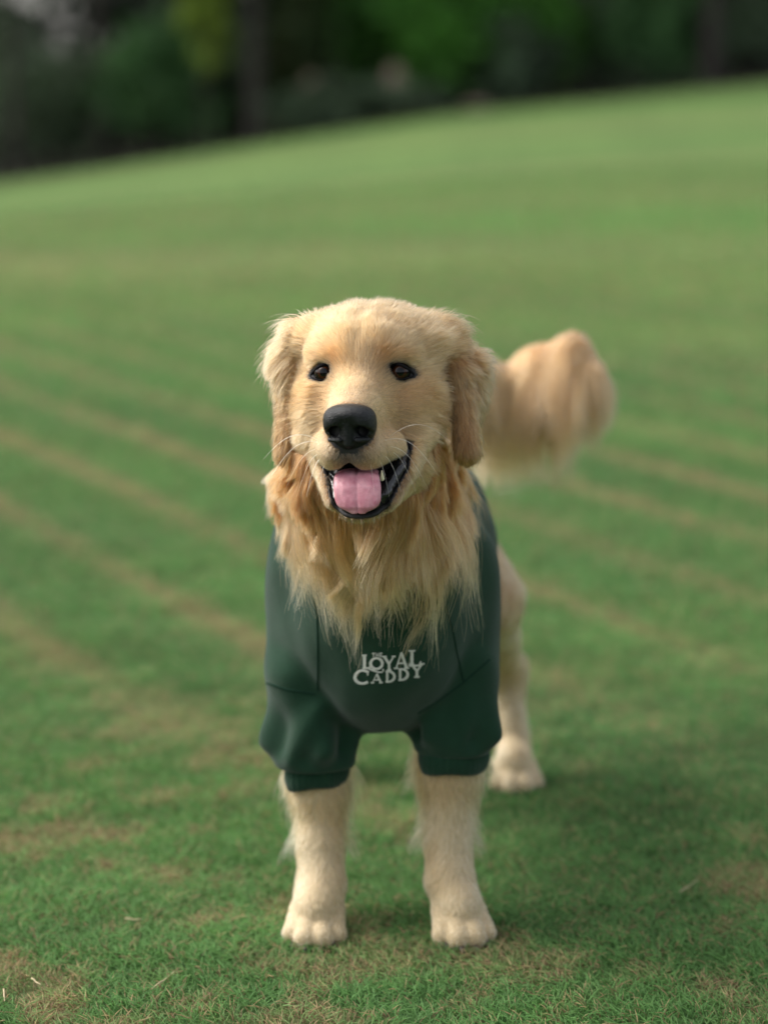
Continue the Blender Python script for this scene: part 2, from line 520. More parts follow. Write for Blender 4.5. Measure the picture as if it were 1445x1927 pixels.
    s = .34 * r.uniform(.5, 1.3, (n, 1))
    V = np.stack([P - a * s, P + b * s * .5, P + a * s, P - b * s * .5], 1).reshape(-1, 3)
    me = np_mesh('distant_wood', V, np.arange(n * 4).reshape(n, 4), False)
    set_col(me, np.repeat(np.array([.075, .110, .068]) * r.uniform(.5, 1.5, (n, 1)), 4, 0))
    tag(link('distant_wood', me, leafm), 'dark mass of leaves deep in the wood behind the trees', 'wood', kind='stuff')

# ================================================================== THE DOG
HO = at(684, 700, -.17)                        # between the eyes
HX, HY, HZ = np.array([1., 0, 0]), FW, UP
HR = np.stack([HX, HY, HZ], 1).astype(np.float32)
YAW = R(10)
cyw, syw = math.cos(YAW), math.sin(YAW)

def to_im(P):                                  # world -> image aligned head millimetres
    return ((P - HO.astype(np.float32)) @ HR) * 1000
def im_sym(q):                                 # -> the head's own symmetric frame (face turned to image left)
    s = q.copy()
    s[:, 0] = q[:, 0] * cyw - q[:, 1] * syw
    s[:, 1] = q[:, 0] * syw + q[:, 1] * cyw
    return s
def sym_w(p):                                  # symmetric mm -> world
    p = np.atleast_2d(np.asarray(p, float)) + 0.0
    q = p.copy()
    q[:, 0] = p[:, 0] * cyw + p[:, 1] * syw
    q[:, 1] = -p[:, 0] * syw + p[:, 1] * cyw
    return HO + (q / 1000) @ HR.T.astype(float)
def im_w(p):
    return HO + (np.atleast_2d(np.asarray(p, float)) / 1000) @ HR.T.astype(float)

def face_sdf(s):
    a = s.copy(); a[:, 0] = np.abs(a[:, 0])
    d = ell(s, (0, 46, 20), (73, 76, 55))
    d = smin(d, ell(s, (0, 50, 34), (85, 66, 40)), 16)
    d = smin(d, ell(s, (0, 8, 18), (50, 34, 42)), 22)
    d = smin(d, ell(a, (32, 0, 22), (25, 17, 14)), 12)
    d = d + 2.6 * np.exp(-(s[:, 0] / 8) ** 2) * sstep(10, 50, s[:, 2])
    d = smin(d, ell(a, (46, 34, -32), (36, 48, 46)), 20)
    d = smin(d, cap(s, (0, 2, -12), (0, -76, -54), 30, 21), 20)
    d = smin(d, cap(s, (0, -6, -44), (0, -68, -70), 37, 26), 16)
    d = smin(d, cap(a, (13, -70, -88), (31, -32, -82), 21, 18.5), 10)
    d = smin(d, ell(a, (55, 10, -64), (16, 18, 24)), 9)
    return d
def lip_ridge(a):
    d = cap(a, (56, 10, -66), (42, -20, -104), 12, 10)
    return smin(d, cap(a, (42, -20, -104), (27, -50, -138), 10, 9), 6)
def lip_fold(s):
    s = s - np.array([9.5, 0, 0], np.float32); a = s.copy(); a[:, 0] = np.abs(a[:, 0])
    a[:, 0] += 3 * (s[:, 0] < 0)
    d = cap(a, (47, 5, -70), (34.5, -30, -104), 2.5, 7.0)
    d = smin(d, cap(a, (34.5, -30, -104), (24, -54, -131), 7.0, 5.5), 4)
    return smin(d, cap(a, (24, -54, -131), (5, -67, -147), 5.5, 4.0), 4)
def jaw_sdf(s):
    s = s - np.array([7, 0, 0], np.float32); a = s.copy(); a[:, 0] = np.abs(a[:, 0])
    return smin(smin(cap(a, (38, 18, -98), (14, -58, -142), 24, 13), cap(s, (0, 10, -118), (0, -56, -146), 26, 14), 12), lip_ridge(a), 6)
def wedge(s):
    t = s[:, 1] - 8
    zu = -67 + t * .47 + 11 * np.exp(-(s[:, 0] / 9) ** 2) * (s[:, 1] < -40); zl = -77 + t * 1.09
    lim = np.abs(s[:, 0] - 8 * sstep(-75, -106, s[:, 2])) - (55.5 + (s[:, 2] + 72) * .38)
    return smax(np.maximum((s[:, 2] - zu) * .93, (zl - s[:, 2]) * .68), lim * .95, 5)
EYE_X, EYE_R = 40.5, 12.4
def ear_sdf(q):
    # image-left ear
    l = cap(q, (-62, 44, 40), (-80, 46, 14), 16, 13)
    l = smin(l, cap(q, (-80, 46, 14), (-86, 34, -84), 12.5, 10), 12)
    l = smin(l, ell(q, (-83, 60, -6), (9, 28, 42)), 10)
    # image-right ear: front fold and rear flap
    r = cap(q, (84, 58, 46), (106, 54, 2), 14, 12)
    r = smin(r, cap(q, (106, 54, 2), (113, 40, -82), 11, 13), 9)
    r = smin(r, ell(q, (120, 80, -16), (13, 30, 44)), 10)
    return np.minimum(l, r)

# torso, legs, tail in world metres
LEG = {}
def pw(px, py, Y): return at(px, py, Y)
F_L = [pw(590, 1330, .05), pw(600, 1480, .04), pw(603, 1600, .02), pw(604, 1665, .0), pw(600, 1725, -.02)]
F_R = [pw(850, 1310, .05), pw(846, 1450, .04), pw(843, 1590, .02), pw(846, 1655, .0), pw(862, 1720, -.02)]
PAW_L = np.array([pw(592, 1750, -.05)[0], -.045, -.005]); PAW_R = np.array([pw(872, 1750, -.05)[0], -.045, -.005])
HPAW_R = np.array([.188, .555, -.004]); HPAW_L = np.array([-.090, .62, -.004])

def chain(P, pts, rs, k=.02):
    d = None
    for a, b, ra, rb in zip(pts, pts[1:], rs, rs[1:]):
        c = cap(P, a, b, ra, rb); d = c if d is None else smin(d, c, k)
    return d
def paw_sdf(P, c, turn=0.0, s=1.0):
    q = (P - c.astype(np.float32)) / s
    x = q[:, 0] * math.cos(turn) + q[:, 1] * math.sin(turn); y = -q[:, 0] * math.sin(turn) + q[:, 1] * math.cos(turn)
    q = np.stack([x, y, q[:, 2]], 1)
    d = ell(q, (0, .022, .036), (.027, .034, .034))
    for tx, ty, r in ((-.0245, -.004, .0125), (-.009, -.018, .0135), (.009, -.018, .0135), (.0245, -.004, .0125)):
        d = smin(d, cap(q, (tx * .8, ty + .030, .034), (tx, ty, .0165), r, r * 1.08), .0035)
    return d * s
def legs_sdf(P):
    d = chain(P, F_L, (.044, .030, .0235, .0250, .0225))
    d = smin(d, paw_sdf(P, PAW_L, -.05), .015)
    e = chain(P, F_R, (.044, .032, .0240, .0250, .0225))
    e = smin(e, paw_sdf(P, PAW_R, .18), .015)
    d = np.minimum(d, e)
    for paw, hip in ((HPAW_R, (.075, .50, .42)), (HPAW_L, (-.02, .52, .42))):
        x = paw[0]
        h = chain(P, [np.array(hip), np.array([x * .55 + .026, .47, .30]), np.array([x * .93, .64, .155]), np.array([x, .60, .05])], (.058, .048, .023, .021), .04)
        h = smin(h, paw_sdf(P, paw, .1), .015)
        d = np.minimum(d, h)
    return d
TAIL = [np.array([.05, .66, .50]), np.array([.10, .76, .60]), pw(950, 722, .80), pw(1012, 680, .80), pw(1078, 652, .78), pw(1110, 700, .76), pw(1088, 770, .74)]
def tail_sdf(P): return chain(P, TAIL, (.030, .024, .022, .020, .018, .014, .008), .02)
def neck_sdf(P):
    d = cap(P, im_w((-4, 70, -45))[0], (-.010, .13, .45), .078, .112)
    return smin(d, cap(P, im_w((4, 45, -110))[0], (.0, .03, .42), .062, .100), .05)
def torso_sdf(P):
    d = ell(P, (.0, .10, .385), (.106, .175, .145))
    d = smin(d, ell(P, (.024, .32, .405), (.112, .24, .125)), .06)
    d = smin(d, ell(P, (.03, .56, .43), (.078, .12, .09)), .06)
    a = P.copy(); a[:, 0] = np.abs(a[:, 0])
    d = smin(d, cap(a, (.075, .05, .42), (.082, .075, .30), .045, .042), .03)
    return d
def up_d(s): return face_sdf(s)
def body_sdf(P, parts=False):
    q = to_im(P); s = im_sym(q)
    a = s.copy(); a[:, 0] = np.abs(a[:, 0])
    solid = face_sdf(s)
    wd = wedge(s)
    up = smax(solid, -wd, 5)
    jw = jaw_sdf(s)
    jw = smax(smax(jw, -wd, 4), -(lip_fold(s) + 1.5), 3)
    f = smin(up, jw, 6)
    sock = ell(a, (EYE_X + 1.0, EYE_Y - 8, -.5), (11.5, 14, 10.0))
    f = smax(f, -sock, 4) / 1000
    er = ear_sdf(q) / 1000
    nk = neck_sdf(P); to = torso_sdf(P); lg = legs_sdf(P); tl = tail_sdf(P)
    if parts: return np.stack([f, er, nk, to, lg, tl], 1)
    # the neck must not fill the mouth
    cut = (wd - 4) / 1000
    nk = np.where(s[:, 1] < 5, np.maximum(nk, -cut), nk)
    d = smin(smin(f, er, .010 + .018 * sstep(0, 40, q[:, 2])), nk, .025)
    return smin(smin(smin(d, to, .04), lg, .03), tl, .02)

# eye depth: where the face's surface is at the eye
EYE_Y = -300.0
_ys = np.linspace(-60, 40, 400)
_s = np.stack([np.full(400, EYE_X), _ys, np.zeros(400)], 1).astype(np.float32)
EYE_Y = float(_ys[np.argmax(face_sdf(_s) < 0)]) + EYE_R - 1.6      # centre of the eyeball
EYE_SURF = EYE_Y - EYE_R + 1.6

def almond(s, grow=0.0):
    """<0 inside the lids, in head mm (front view)"""
    x = np.abs(s[:, 0]) - 43.5; z = s[:, 2] + .8 + .20 * (x)
    rx = 14.3 + grow; rz = 9.0 + grow
    return (np.abs(x / rx) ** 1.7 + np.abs(z / rz) ** 1.8) - 1

def nose_hull(s): return ell(s, (2.5, -88, -64), (27.5, 28, 25.5))
def nose_sdf(s):
    s = s - np.array([2.5, 0, .5], np.float32)
    a = s.copy(); a[:, 0] = np.abs(a[:, 0])
    d = ell(s, (0, -93, -51.5), (25.5, 23, 13))
    d = smin(d, ell(a, (14, -92, -57), (13.5, 20, 14)), 6)
    d = smin(d, ell(s, (0, -85, -68), (25, 18, 15)), 5)
    d = smin(d, ell(s, (0, -82, -77), (19, 16, 12)), 5)
    d = smin(d, ell(a, (22, -90, -62), (5.5, 14, 10)), 3)
    d = smin(d, cap(s, (0, -106, -60), (0, -99, -80), 5.5, 5), 4)
    d = smax(d, -cap(a, (11.5, -116, -69), (16, -92, -67), 6.2, 5.2), 1.5)
    d = smax(d, -cap(a, (16, -107, -68), (29, -94, -71), 4.6, 2.0), 1.5)
    d = smin(d, cap(a, (9, -101, -77), (20, -96, -76.5), 2.8, 2.6), 1.5)
    d = smax(d, -cap(s, (0, -113, -60), (0, -104, -92), .9, 1.2), 1.5)
    return d

def skin_colour(V):
    q = to_im(V); s = im_sym(q)
    c = np.tile(np.array([.33, .20, .095]), (len(V), 1))
    c[V[:, 2] < .23] = (.43, .33, .19)
    gr = np.exp(-((s[:, 0] - 2) / 21) ** 2 - ((s[:, 2] + 93) / 11) ** 2) * (s[:, 1] < -50)
    gr = np.clip(gr * 1.4, 0, 1)[:, None]; c = c * (1 - gr) + np.array([.016, .015, .014]) * gr
    ey = np.clip(1.2 - almond(s, 1.8), 0, 1)[:, None] * (s[:, 1:2] < 30); c = c * (1 - ey * .8) + np.array([.02, .018, .016]) * ey * .8
    nz = nose_hull(s) < -1.0
    gum = nz | ((wedge(s) < 3.5) & (s[:, 1] < 24)) | ((lip_fold(s) < 3) & (s[:, 1] < 5))
    eye = (almond(s, 1.8) < 0) & (s[:, 1] < 30)
    c[gum | eye] = (.012, .011, .012)
    return c

def build_body():
    V, Q = sdf_mesh(body_sdf, (-.19, -.34, -.012), (.345, .87, .80), .0026)
    me = np_mesh('golden_retriever', V, Q)
    set_col(me, skin_colour(V))
    o = link('golden_retriever', me, M_SKIN)
    tag(o, 'golden retriever standing on the turf, mouth open, in a dark green sweater', 'dog')
    return o, V, Q

# --- sweater
def fold(P, a, b, r): return cap(P, a, b, r, r * .5)
def sweater_core(P):
    d = smin(torso_sdf(P), neck_sdf(P) + .002, .04) - .010
    d = smin(d, ell(P, (-.003, .07, .35), (.118, .125, .105)), .04)
    a = P.copy(); a[:, 0] = np.abs(a[:, 0])
    d = smin(d, cap(a, (.080, .05, .44), (.086, .05, .32), .037, .036), .04)
    # sleeves
    l = cap(P, pw(578, 1270, .03), pw(588, 1415, .03), .050, .047)
    l = smin(l, cap(P, pw(588, 1390, .03), pw(597, 1462, .03), .046, .0345), .02)
    r = cap(P, pw(862, 1250, .03), pw(858, 1370, .03), .047, .047)
    r = smin(r, cap(P, pw(856, 1360, .03), pw(852, 1435, .03), .046, .0375), .02)
    for sgn_, cx, cy_, z0, z1 in ((0, -.078, .03, .285, .215), (1, .083, .03, .305, .235)):
        ph = np.arctan2(P[:, 1] - cy_, P[:, 0] - cx); g = sstep(z0, z1, P[:, 2])
        z = P[:, 2]
        g = g * sstep((.200, .215)[sgn_], (.225, .24)[sgn_], P[:, 2])
        f = .0085 * g * (np.sin(4 * ph + 1.3 + 14 * z + 2.2 * sgn_) + .55 * np.sin(7 * ph - 22 * z + sgn_)) + .0015 * np.sin(3 * ph + 60 * z)
        if sgn_: r = r + f
        else: l = l + f
    l = smin(l, fold(P, pw(598, 1335, -.016), pw(550, 1430, -.010), .008), .02)
    d = smin(d, smin(l, r, .004), .014)
    return d
def neck_cut(P):      # >0 above the neckline
    return (P[:, 2] - .512) * .9 - (P[:, 1] + .08) * .42
def sweater_sdf(P):
    d = sweater_core(P)
    d = d + .0026 * noise(P, .035, 51) + .0011 * noise(P * np.array([1, 1, .35], np.float32), .02, 52)
    d = smax(d, neck_cut(P), .004)
    d = smax(d, P[:, 1] - .54, .004)
    # belly is open behind the forelegs, sleeves end at the cuffs
    lo = np.where(P[:, 0] < 0, pw(590, 1452, .0)[2], pw(850, 1425, .0)[2])
    d = smax(d, lo - P[:, 2], .004)
    return d

def build_sweater(dog):
    V, Q = sdf_mesh(sweater_sdf, (-.16, -.10, .15), (.17, .57, .66), .0028)
    me = np_mesh('sweater', V, Q)
    o = link('sweater', me, M_SWEAT, dog)
    o['label'] = 'dark green fleece dog sweater with white chest lettering'
    bvh = BVHTree.FromPolygons([Vector(v) for v in V.tolist()], Q.tolist())
    def hit(px, py):
        d = FW + HX * ((px - 722.5) / FPX) + UP * ((963.5 - py) / FPX)
        h = bvh.ray_cast(Vector(CAM), Vector(d).normalized())
        return h[0], h[1]
    # cuffs
    for (px, py, w_, t_) in ((595, 1460, .0385, .10), (852, 1432, .0425, -.02)):
        c = pw(px, py, .03)
        bm = bmesh.new(); N = 96; rows = 9; rings = []
        for j in range(rows):
            v = j / (rows - 1)
            ring = []
            for k in range(N):
                a = k / N * 2 * math.pi
                rr = w_ * (1 + .05 * math.sin(2 * a + t_) + .035 * math.sin(5 * a + 1)) + .0009 * math.sin(a * 32) - .004 * abs(v - .5) ** 2 * 4
                z = (.5 - v) * .030 + .006 + t_ * rr * math.cos(a) * .9 + .002 * math.sin(3 * a)
                ring.append(bm.verts.new((c[0] + rr * math.cos(a), c[1] + rr * math.sin(a) * .95, c[2] + z)))
            rings.append(ring)
        for r0, r1 in zip(rings, rings[1:]):
            for k in range(N): bm.faces.new((r0[k], r1[k], r1[(k + 1) % N], r0[(k + 1) % N]))
        cu = bmo('cuff', bm, M_RIB, o)
        s = cu.modifiers.new('thick', 'SOLIDIFY'); s.thickness = .004; s.offset = -1
    # seams
    seams = [[(590, 1120), (597, 1160), (598, 1220), (598, 1306)],
             [(499, 1284), (540, 1298), (598, 1307)],
             [(838, 1140), (850, 1180), (862, 1240), (873, 1285)],
             [(786, 1342), (820, 1322), (870, 1286), (925, 1238)]]
    for sm in seams:
        pts = []
        for (a, b) in zip(sm, sm[1:]):
            n = 14
            for k in range(n):
                t = k / n; h, nn = hit(a[0] + (b[0] - a[0]) * t, a[1] + (b[1] - a[1]) * t)
                if h: pts.append((h, nn))
        if len(pts) < 4: continue
        bm = bmesh.new(); prev = None
        for i, (p, n) in enumerate(pts):
            d = (pts[min(i + 1, len(pts) - 1)][0] - pts[max(i - 1, 0)][0]).normalized()
            sd = d.cross(n).normalized() * .0012
            row = [bm.verts.new(p + sd * k + n * (.0002 if abs(k) == 1 else .0011)) for k in (-1, -.4, .4, 1)]
            if prev:
                for k in range(3): bm.faces.new((prev[k], prev[k + 1], row[k + 1], row[k]))
            prev = row
        bmo('seam', bm, M_SEAM, o)
    # lettering: strokes as quads (x0,y0,x1,y1,width0,width1) in a unit cell, y up
    def circ(cx, cy, rx, ry, a0, a1, w0, w1, n=14):
        out = []
        for k in range(n):
            t0 = R(a0 + (a1 - a0) * k / n); t1 = R(a0 + (a1 - a0) * (k + 1) / n)
            f = lambda t: w0 + (w1 - w0) * abs(math.cos(t))
            out.append((cx + rx * math.cos(t0), cy + ry * math.sin(t0), cx + rx * math.cos(t1), cy + ry * math.sin(t1), f(t0), f(t1)))
        return out
    def serif(x, y, w=.34): return [(x - w / 2, y, x + w / 2, y, .07, .07)]
    GL = {
        'L': [(.3, 0, .3, 1, .17, .17)] + serif(.3, .97, .42) + serif(.3, .03, .42) + [(.3, .04, .78, .04, .09, .09), (.76, .03, .88, .30, .10, .05)],
        'O': circ(.5, .5, .38, .44, 0, 360, .09, .17, 22),
        'Y': [(.14, .97, .5, .45, .16, .14), (.86, .97, .5, .45, .08, .10), (.5, .5, .5, 0, .15, .15)] + serif(.14, .97, .34) + serif(.86, .97, .30) + serif(.5, .03, .36),
        'A': [(.5, 1, .14, 0, .07, .08), (.5, 1, .86, 0, .15, .17), (.27, .34, .72, .34, .07, .07)] + serif(.14, .03, .28) + serif(.86, .03, .32),
        'C': circ(.52, .5, .42, .45, 48, 312, .09, .17, 20) + [(.80, .62, .82, .92, .05, .09)],
        'D': [(.26, 0, .26, 1, .15, .15)] + circ(.36, .5, .44, .46, -90, 90, .08, .17, 14) + [(.14, .96, .4, .96, .08, .08), (.14, .04, .4, .04, .08, .08)],
        'T': [(.5, 0, .5, 1, .16, .16), (.15, .95, .85, .95, .12, .12)],
        'H': [(.25, 0, .25, 1, .15, .15), (.75, 0, .75, 1, .15, .15), (.25, .5, .75, .5, .1, .1)],
        'E': [(.28, 0, .28, 1, .16, .16), (.28, .95, .8, .95, .12, .12), (.28, .5, .7, .5, .1, .1), (.28, .05, .8, .05, .12, .12)],
        '~': [(0, .85, .3, .55, .05, .14), (.3, .55, .65, .25, .14, .12), (.65, .25, .9, .2, .12, .08), (.9, .2, 1.0, .5, .08, .10), (1.0, .5, .93, .62, .12, .12)]}
    # char, left px, baseline py, width px, height px
    text = [('T', 699, 1236, 8, 7), ('H', 706, 1236, 8, 7), ('E', 713, 1236, 8, 7),
            ('L', 680, 1258, 20, 26), ('O', 694, 1260, 29, 23), ('Y', 720, 1262, 24, 27), ('A', 741, 1259, 28, 30), ('L', 766, 1255, 29, 30),
            ('~', 690, 1268, 32, 14),
            ('C', 665, 1287, 34, 27), ('A', 698, 1285, 22, 17), ('D', 722, 1284, 25, 21), ('D', 746, 1281, 26, 22), ('Y', 770, 1276, 28, 26)]
    for ch, lx, by, cw_, chh in text:
        bm = bmesh.new()
        for li, (x0, y0, x1, y1, w0, w1) in enumerate(GL[ch]):
            p0 = Vector((x0 * cw_, y0 * chh)); p1 = Vector((x1 * cw_, y1 * chh)); d = p1 - p0
            if d.length < 1e-4: continue
            nvec = Vector((-d.y, d.x)).normalized()
            sw = min(chh * 1.12, 27) * 1.15
            q = [p0 + nvec * w0 * sw / 2, p0 - nvec * w0 * sw / 2, p1 - nvec * w1 * sw / 2, p1 + nvec * w1 * sw / 2]
            top = []
            for v in q:
                h, nn = hit(lx + v.x, by - v.y - .02 * (lx + v.x - 700))
                if h is None: break
                top.append((h, nn))
            if len(top) < 4: continue
            up = [bm.verts.new(h + nn * (.0008 + .00002 * li)) for h, nn in top]
            dn = [bm.verts.new(h - nn * .0004) for h, nn in top]
            bm.faces.new(up)
            for k in range(4): bm.faces.new((up[k], dn[k], dn[(k + 1) % 4], up[(k + 1) % 4]))
        bmesh.ops.recalc_face_normals(bm, faces=bm.faces)
        le = bmo('swash' if ch == '~' else 'letter_' + ch.lower(), bm, M_PRINT, o, False)
        le['label'] = 'white swash under the words' if ch == '~' else 'white letter ' + ch
    return o

# --- face parts
def head_part(name, f, lo, hi, h, mat, dog):
    V, Q = sdf_mesh(f, lo, hi, h, 5)
    return link(name, np_mesh(name, sym_w(V), Q), mat, dog)

def build_face(dog):
    head_part('nose', nose_sdf, (-34, -118, -100), (34, -62, -32), .8, M_NOSE, dog)
    def lining(s):
        d = smax(smin(face_sdf(s), jaw_sdf(s), 12) + 4.5, wedge(s) - 3, 3)
        d = d + .7 * noise(s, 9.0, 61)
        cav = ell(s, (7, -66, -112), (24, 46, 19))
        lf = lip_fold(s) + .9 * noise(s * np.array([1, 1, .5], np.float32), 4.0, 62)
        return smax(smin(d, lf, 3), -cav, 4)
    head_part('mouth_lining', lining, (-80, -112, -162), (80, 16, -66), 1.5, M_GUM, dog)
    # tongue: a thick leaf with a middle groove, lying over the lower lip
    path = np.array([(3, -30, -108), (4, -56, -109.5), (6, -72, -114), (8, -79, -125), (9, -81, -139), (9, -80, -153)], float)
    wid = np.array([19, 21.5, 23.5, 24.5, 23.5, 18], float)
    NU, NV = 44, 33
    tt = np.linspace(0, len(path) - 1, NU)
    ip = lambda arr: np.stack([np.interp(tt, range(len(path)), arr[:, k]) for k in range(3)], 1)
    pc = ip(path)
    for _ in range(4): pc[1:-1] = (pc[:-2] + pc[1:-1] * 2 + pc[2:]) / 4
    wd = np.interp(tt, range(len(path)), wid)
    tip = sstep(len(path) - 1.9, len(path) - 1, tt); wd = wd * np.sqrt(np.clip(1 - (tip * .93) ** 2.2, .05, 1)) * 1.03
    tang = nrm(np.gradient(pc, axis=0)); nn = np.cross(tang, np.array([1., 0, 0])); nn = nrm(nn)
    if nn[NU // 2, 1] > 0: nn = -nn
    v = np.linspace(-1, 1, NV)
    def sheet(off):
        S = pc[:, None] + np.array([1., 0, 0]) * (wd[:, None] * v)[..., None]
        hgt = off * (1 - np.abs(v) ** 4) ** .5 * 1.0 - (1.3 * np.exp(-(v / .07) ** 2) if off > 0 else 0) + (.5 * np.exp(-((np.abs(v) - .45) / .3) ** 2) if off > 0 else 0)
        hg = hgt[None] * np.clip((1 - tip) * 1.3 + .3, 0, 1)[:, None] + .26 * noise(S.reshape(-1, 3) * np.array([1, .5, .45]), 2.2, 71).reshape(NU, NV) * (off > 0)
        S = S + nn[:, None] * hg[..., None]
        S[..., 2] += (tip ** 2)[:, None] * 1.3 * np.exp(-(v / .14) ** 2)
        return S
    T, Bt = sheet(3.6), sheet(-3.2)
    Bt[:, 0] = T[:, 0]; Bt[:, -1] = T[:, -1]
    V = np.concatenate([T.reshape(-1, 3), Bt.reshape(-1, 3)])
    i = np.arange(NU * NV).reshape(NU, NV); j = i + NU * NV
    F = np.concatenate([np.stack([i[:-1, :-1], i[:-1, 1:], i[1:, 1:], i[1:, :-1]], -1).reshape(-1, 4),
                        np.stack([j[:-1, :-1], j[1:, :-1], j[1:, 1:], j[:-1, 1:]], -1).reshape(-1, 4),
                        np.stack([i[-1, :-1], i[-1, 1:], j[-1, 1:], j[-1, :-1]], -1).reshape(-1, 4)])
    m, t, b = mat_new('tongue')
    L = t.links.new
    tc = t.nodes.new('ShaderNodeTexCoord')
    nz = t.nodes.new('ShaderNodeTexNoise'); nz.inputs['Scale'].default_value = 120; nz.inputs['Detail'].default_value = 5
    L(tc.outputs['Object'], nz.inputs['Vector'])
    cr = t.nodes.new('ShaderNodeValToRGB')
    cr.color_ramp.elements[0].position = .3; cr.color_ramp.elements[0].color = (.46, .16, .21, 1)
    cr.color_ramp.elements[1].position = .7; cr.color_ramp.elements[1].color = (.62, .30, .34, 1)
    L(nz.outputs[0], cr.inputs[0]); L(cr.outputs[0], b.inputs['Base Color'])
    b.inputs['Roughness'].default_value = .32
    b.inputs['Subsurface Weight'].default_value = .25; b.inputs['Subsurface Radius'].default_value = (.006, .002, .002); b.inputs['Subsurface Scale'].default_value = .6
    vo = t.nodes.new('ShaderNodeTexVoronoi'); vo.inputs['Scale'].default_value = 900
    L(tc.outputs['Object'], vo.inputs['Vector'])
    bp = t.nodes.new('ShaderNodeBump'); bp.inputs['Strength'].default_value = .45; bp.inputs['Distance'].default_value = .0006
    L(vo.outputs[0], bp.inputs['Height']); L(bp.outputs[0], b.inputs['Normal'])
    link('tongue', np_mesh('tongue', sym_w(V), F), m, dog)
    # teeth
    for p, q, rr in (((31, -60, -116), (31.5, -64, -108), 2.6),):
        f = lambda s, p=p, q=q, rr=rr: cap(s, p, q, rr, rr * .35)
        head_part('tooth', f, np.minimum(p, q) - 6., np.maximum(p, q) + 6., .7, M_TOOTH, dog)
    # eyes
    m, t, b = mat_new('eye')
    L = t.links.new
    tc = t.nodes.new('ShaderNodeTexCoord'); sp = t.nodes.new('ShaderNodeSeparateXYZ')
    L(tc.outputs['Object'], sp.inputs[0])
    ln = t.nodes.new('ShaderNodeVectorMath'); ln.operation = 'LENGTH'
    mp = t.nodes.new('ShaderNodeMapping'); mp.inputs['Scale'].default_value = (1, 0, 1)
    L(tc.outputs['Object'], mp.inputs[0]); L(mp.outputs[0], ln.inputs[0])
    cr = t.nodes.new('ShaderNodeValToRGB'); e = cr.color_ramp.elements
    e[0].position = 0; e[0].color = (.002, .002, .002, 1)
    e[1].position = 1; e[1].color = (.012, .008, .006, 1)
    for pos, c in ((.34, (.002, .002, .002, 1)), (.38, (.035, .011, .004, 1)), (.60, (.020, .007, .003, 1)), (.66, (.004, .003, .003, 1)), (.85, (.006, .004, .004, 1))):
        k = e.new(pos); k.color = c
    sc_ = t.nodes.new('ShaderNodeMath'); sc_.operation = 'MULTIPLY'; sc_.inputs[1].default_value = 1000 / EYE_R
    L(ln.outputs['Value'], sc_.inputs[0]); L(sc_.outputs[0], cr.inputs[0]); L(cr.outputs[0], b.inputs['Base Color'])
    b.inputs['Roughness'].default_value = .5; b.inputs['Specular IOR Level'].default_value = .0; b.inputs['Coat Weight'].default_value = .9; b.inputs['Coat Roughness'].default_value = .02; b.inputs['Coat IOR'].default_value = 1.38
    for sx in (-1, 1):
        c = sym_w((sx * EYE_X, EYE_Y, -.8))[0]
        bm = bmesh.new(); bmesh.ops.create_uvsphere(bm, u_segments=48, v_segments=32, radius=EYE_R / 1000)
        for v in bm.verts:                       # cornea bulge towards the viewer
            f = max(0, -v.co.y / (EYE_R / 1000) - .8) / .2
            v.co.y -= .0008 * f
        o = bmo('eyeball', bm, m, dog); o.location = c
        o.rotation_euler = (-R(9), 0, -R(2) + (R(5) if sx < 0 else -R(5)) * -1)
        # lids
        pts = []
        N = 64
        for k in range(N):
            a = k / N * 2 * math.pi
            ca, sa = math.cos(a), math.sin(a)
            x = 11.4 * ca + (4.4 * max(0, ca) ** 5); z = (8.0 if sa > 0 else 8.2) * np.sign(sa) * abs(sa) ** 1.1 - .20 * x
            rr = max(EYE_R + .2, 0)
            yy = -math.sqrt(max(rr ** 2 - min(x * x + z * z, rr ** 2 * .62), 0))
            yy += max(0, x - 8) * .9 - 1.0 * max(0, sa)
            pts.append(sym_w((sx * (EYE_X + x), EYE_Y + yy, -.8 + z))[0])
        bm = bmesh.new(); rings = []
        for k in range(N):
            p = Vector(pts[k]); d = (Vector(pts[(k + 1) % N]) - Vector(pts[k - 1])).normalized()
            a1 = Vector(HY) - d * d.dot(Vector(HY)); a1.normalize(); b1 = d.cross(a1)
            r_ = .0009 + .0006 * max(0, math.sin(k / N * 2 * math.pi))
            rings.append([bm.verts.new(p + (a1 * math.cos(q) * .9 + b1 * math.sin(q) * 1.15) * r_) for q in [i * math.pi / 4 for i in range(8)]])
        for k in range(N):
            r0, r1 = rings[k], rings[(k + 1) % N]
            for i in range(8): bm.faces.new((r0[i], r0[(i + 1) % 8], r1[(i + 1) % 8], r1[i]))
        bmesh.ops.recalc_face_normals(bm, faces=bm.faces)
        bmo('eyelid', bm, M_LID, dog)

def build_claws(dog):
    for c, turn in ((PAW_L, -.05), (PAW_R, .18), (HPAW_R, .1), (HPAW_L, .1)):
        for tx, ty in ((-.024, -.008), (-.0085, -.020), (.0085, -.020), (.024, -.008)):
            p = np.array([tx, ty - .008, .010]); q = np.array([tx * 1.04, ty - .022, .001])
            rot = lambda v: np.array([v[0] * math.cos(turn) - v[1] * math.sin(turn), v[0] * math.sin(turn) + v[1] * math.cos(turn), v[2]])
            bm = bmesh.new(); a, b_ = c + rot(p), c + rot(q)
            mid = (a + b_) / 2 + np.array([0, -.002, .003])
            tube_bm(bm, [a, mid, b_], [.0035, .0028, .0006], 8)
            bmo('claw', bm, M_CLAW, dog)

# ================================================================== FUR
PALE = np.array([.455, .268, .126]); GOLD = np.array([.33, .150, .050]); TAN = np.array([.26, .098, .028]); DARK = np.array([.030, .026, .022])

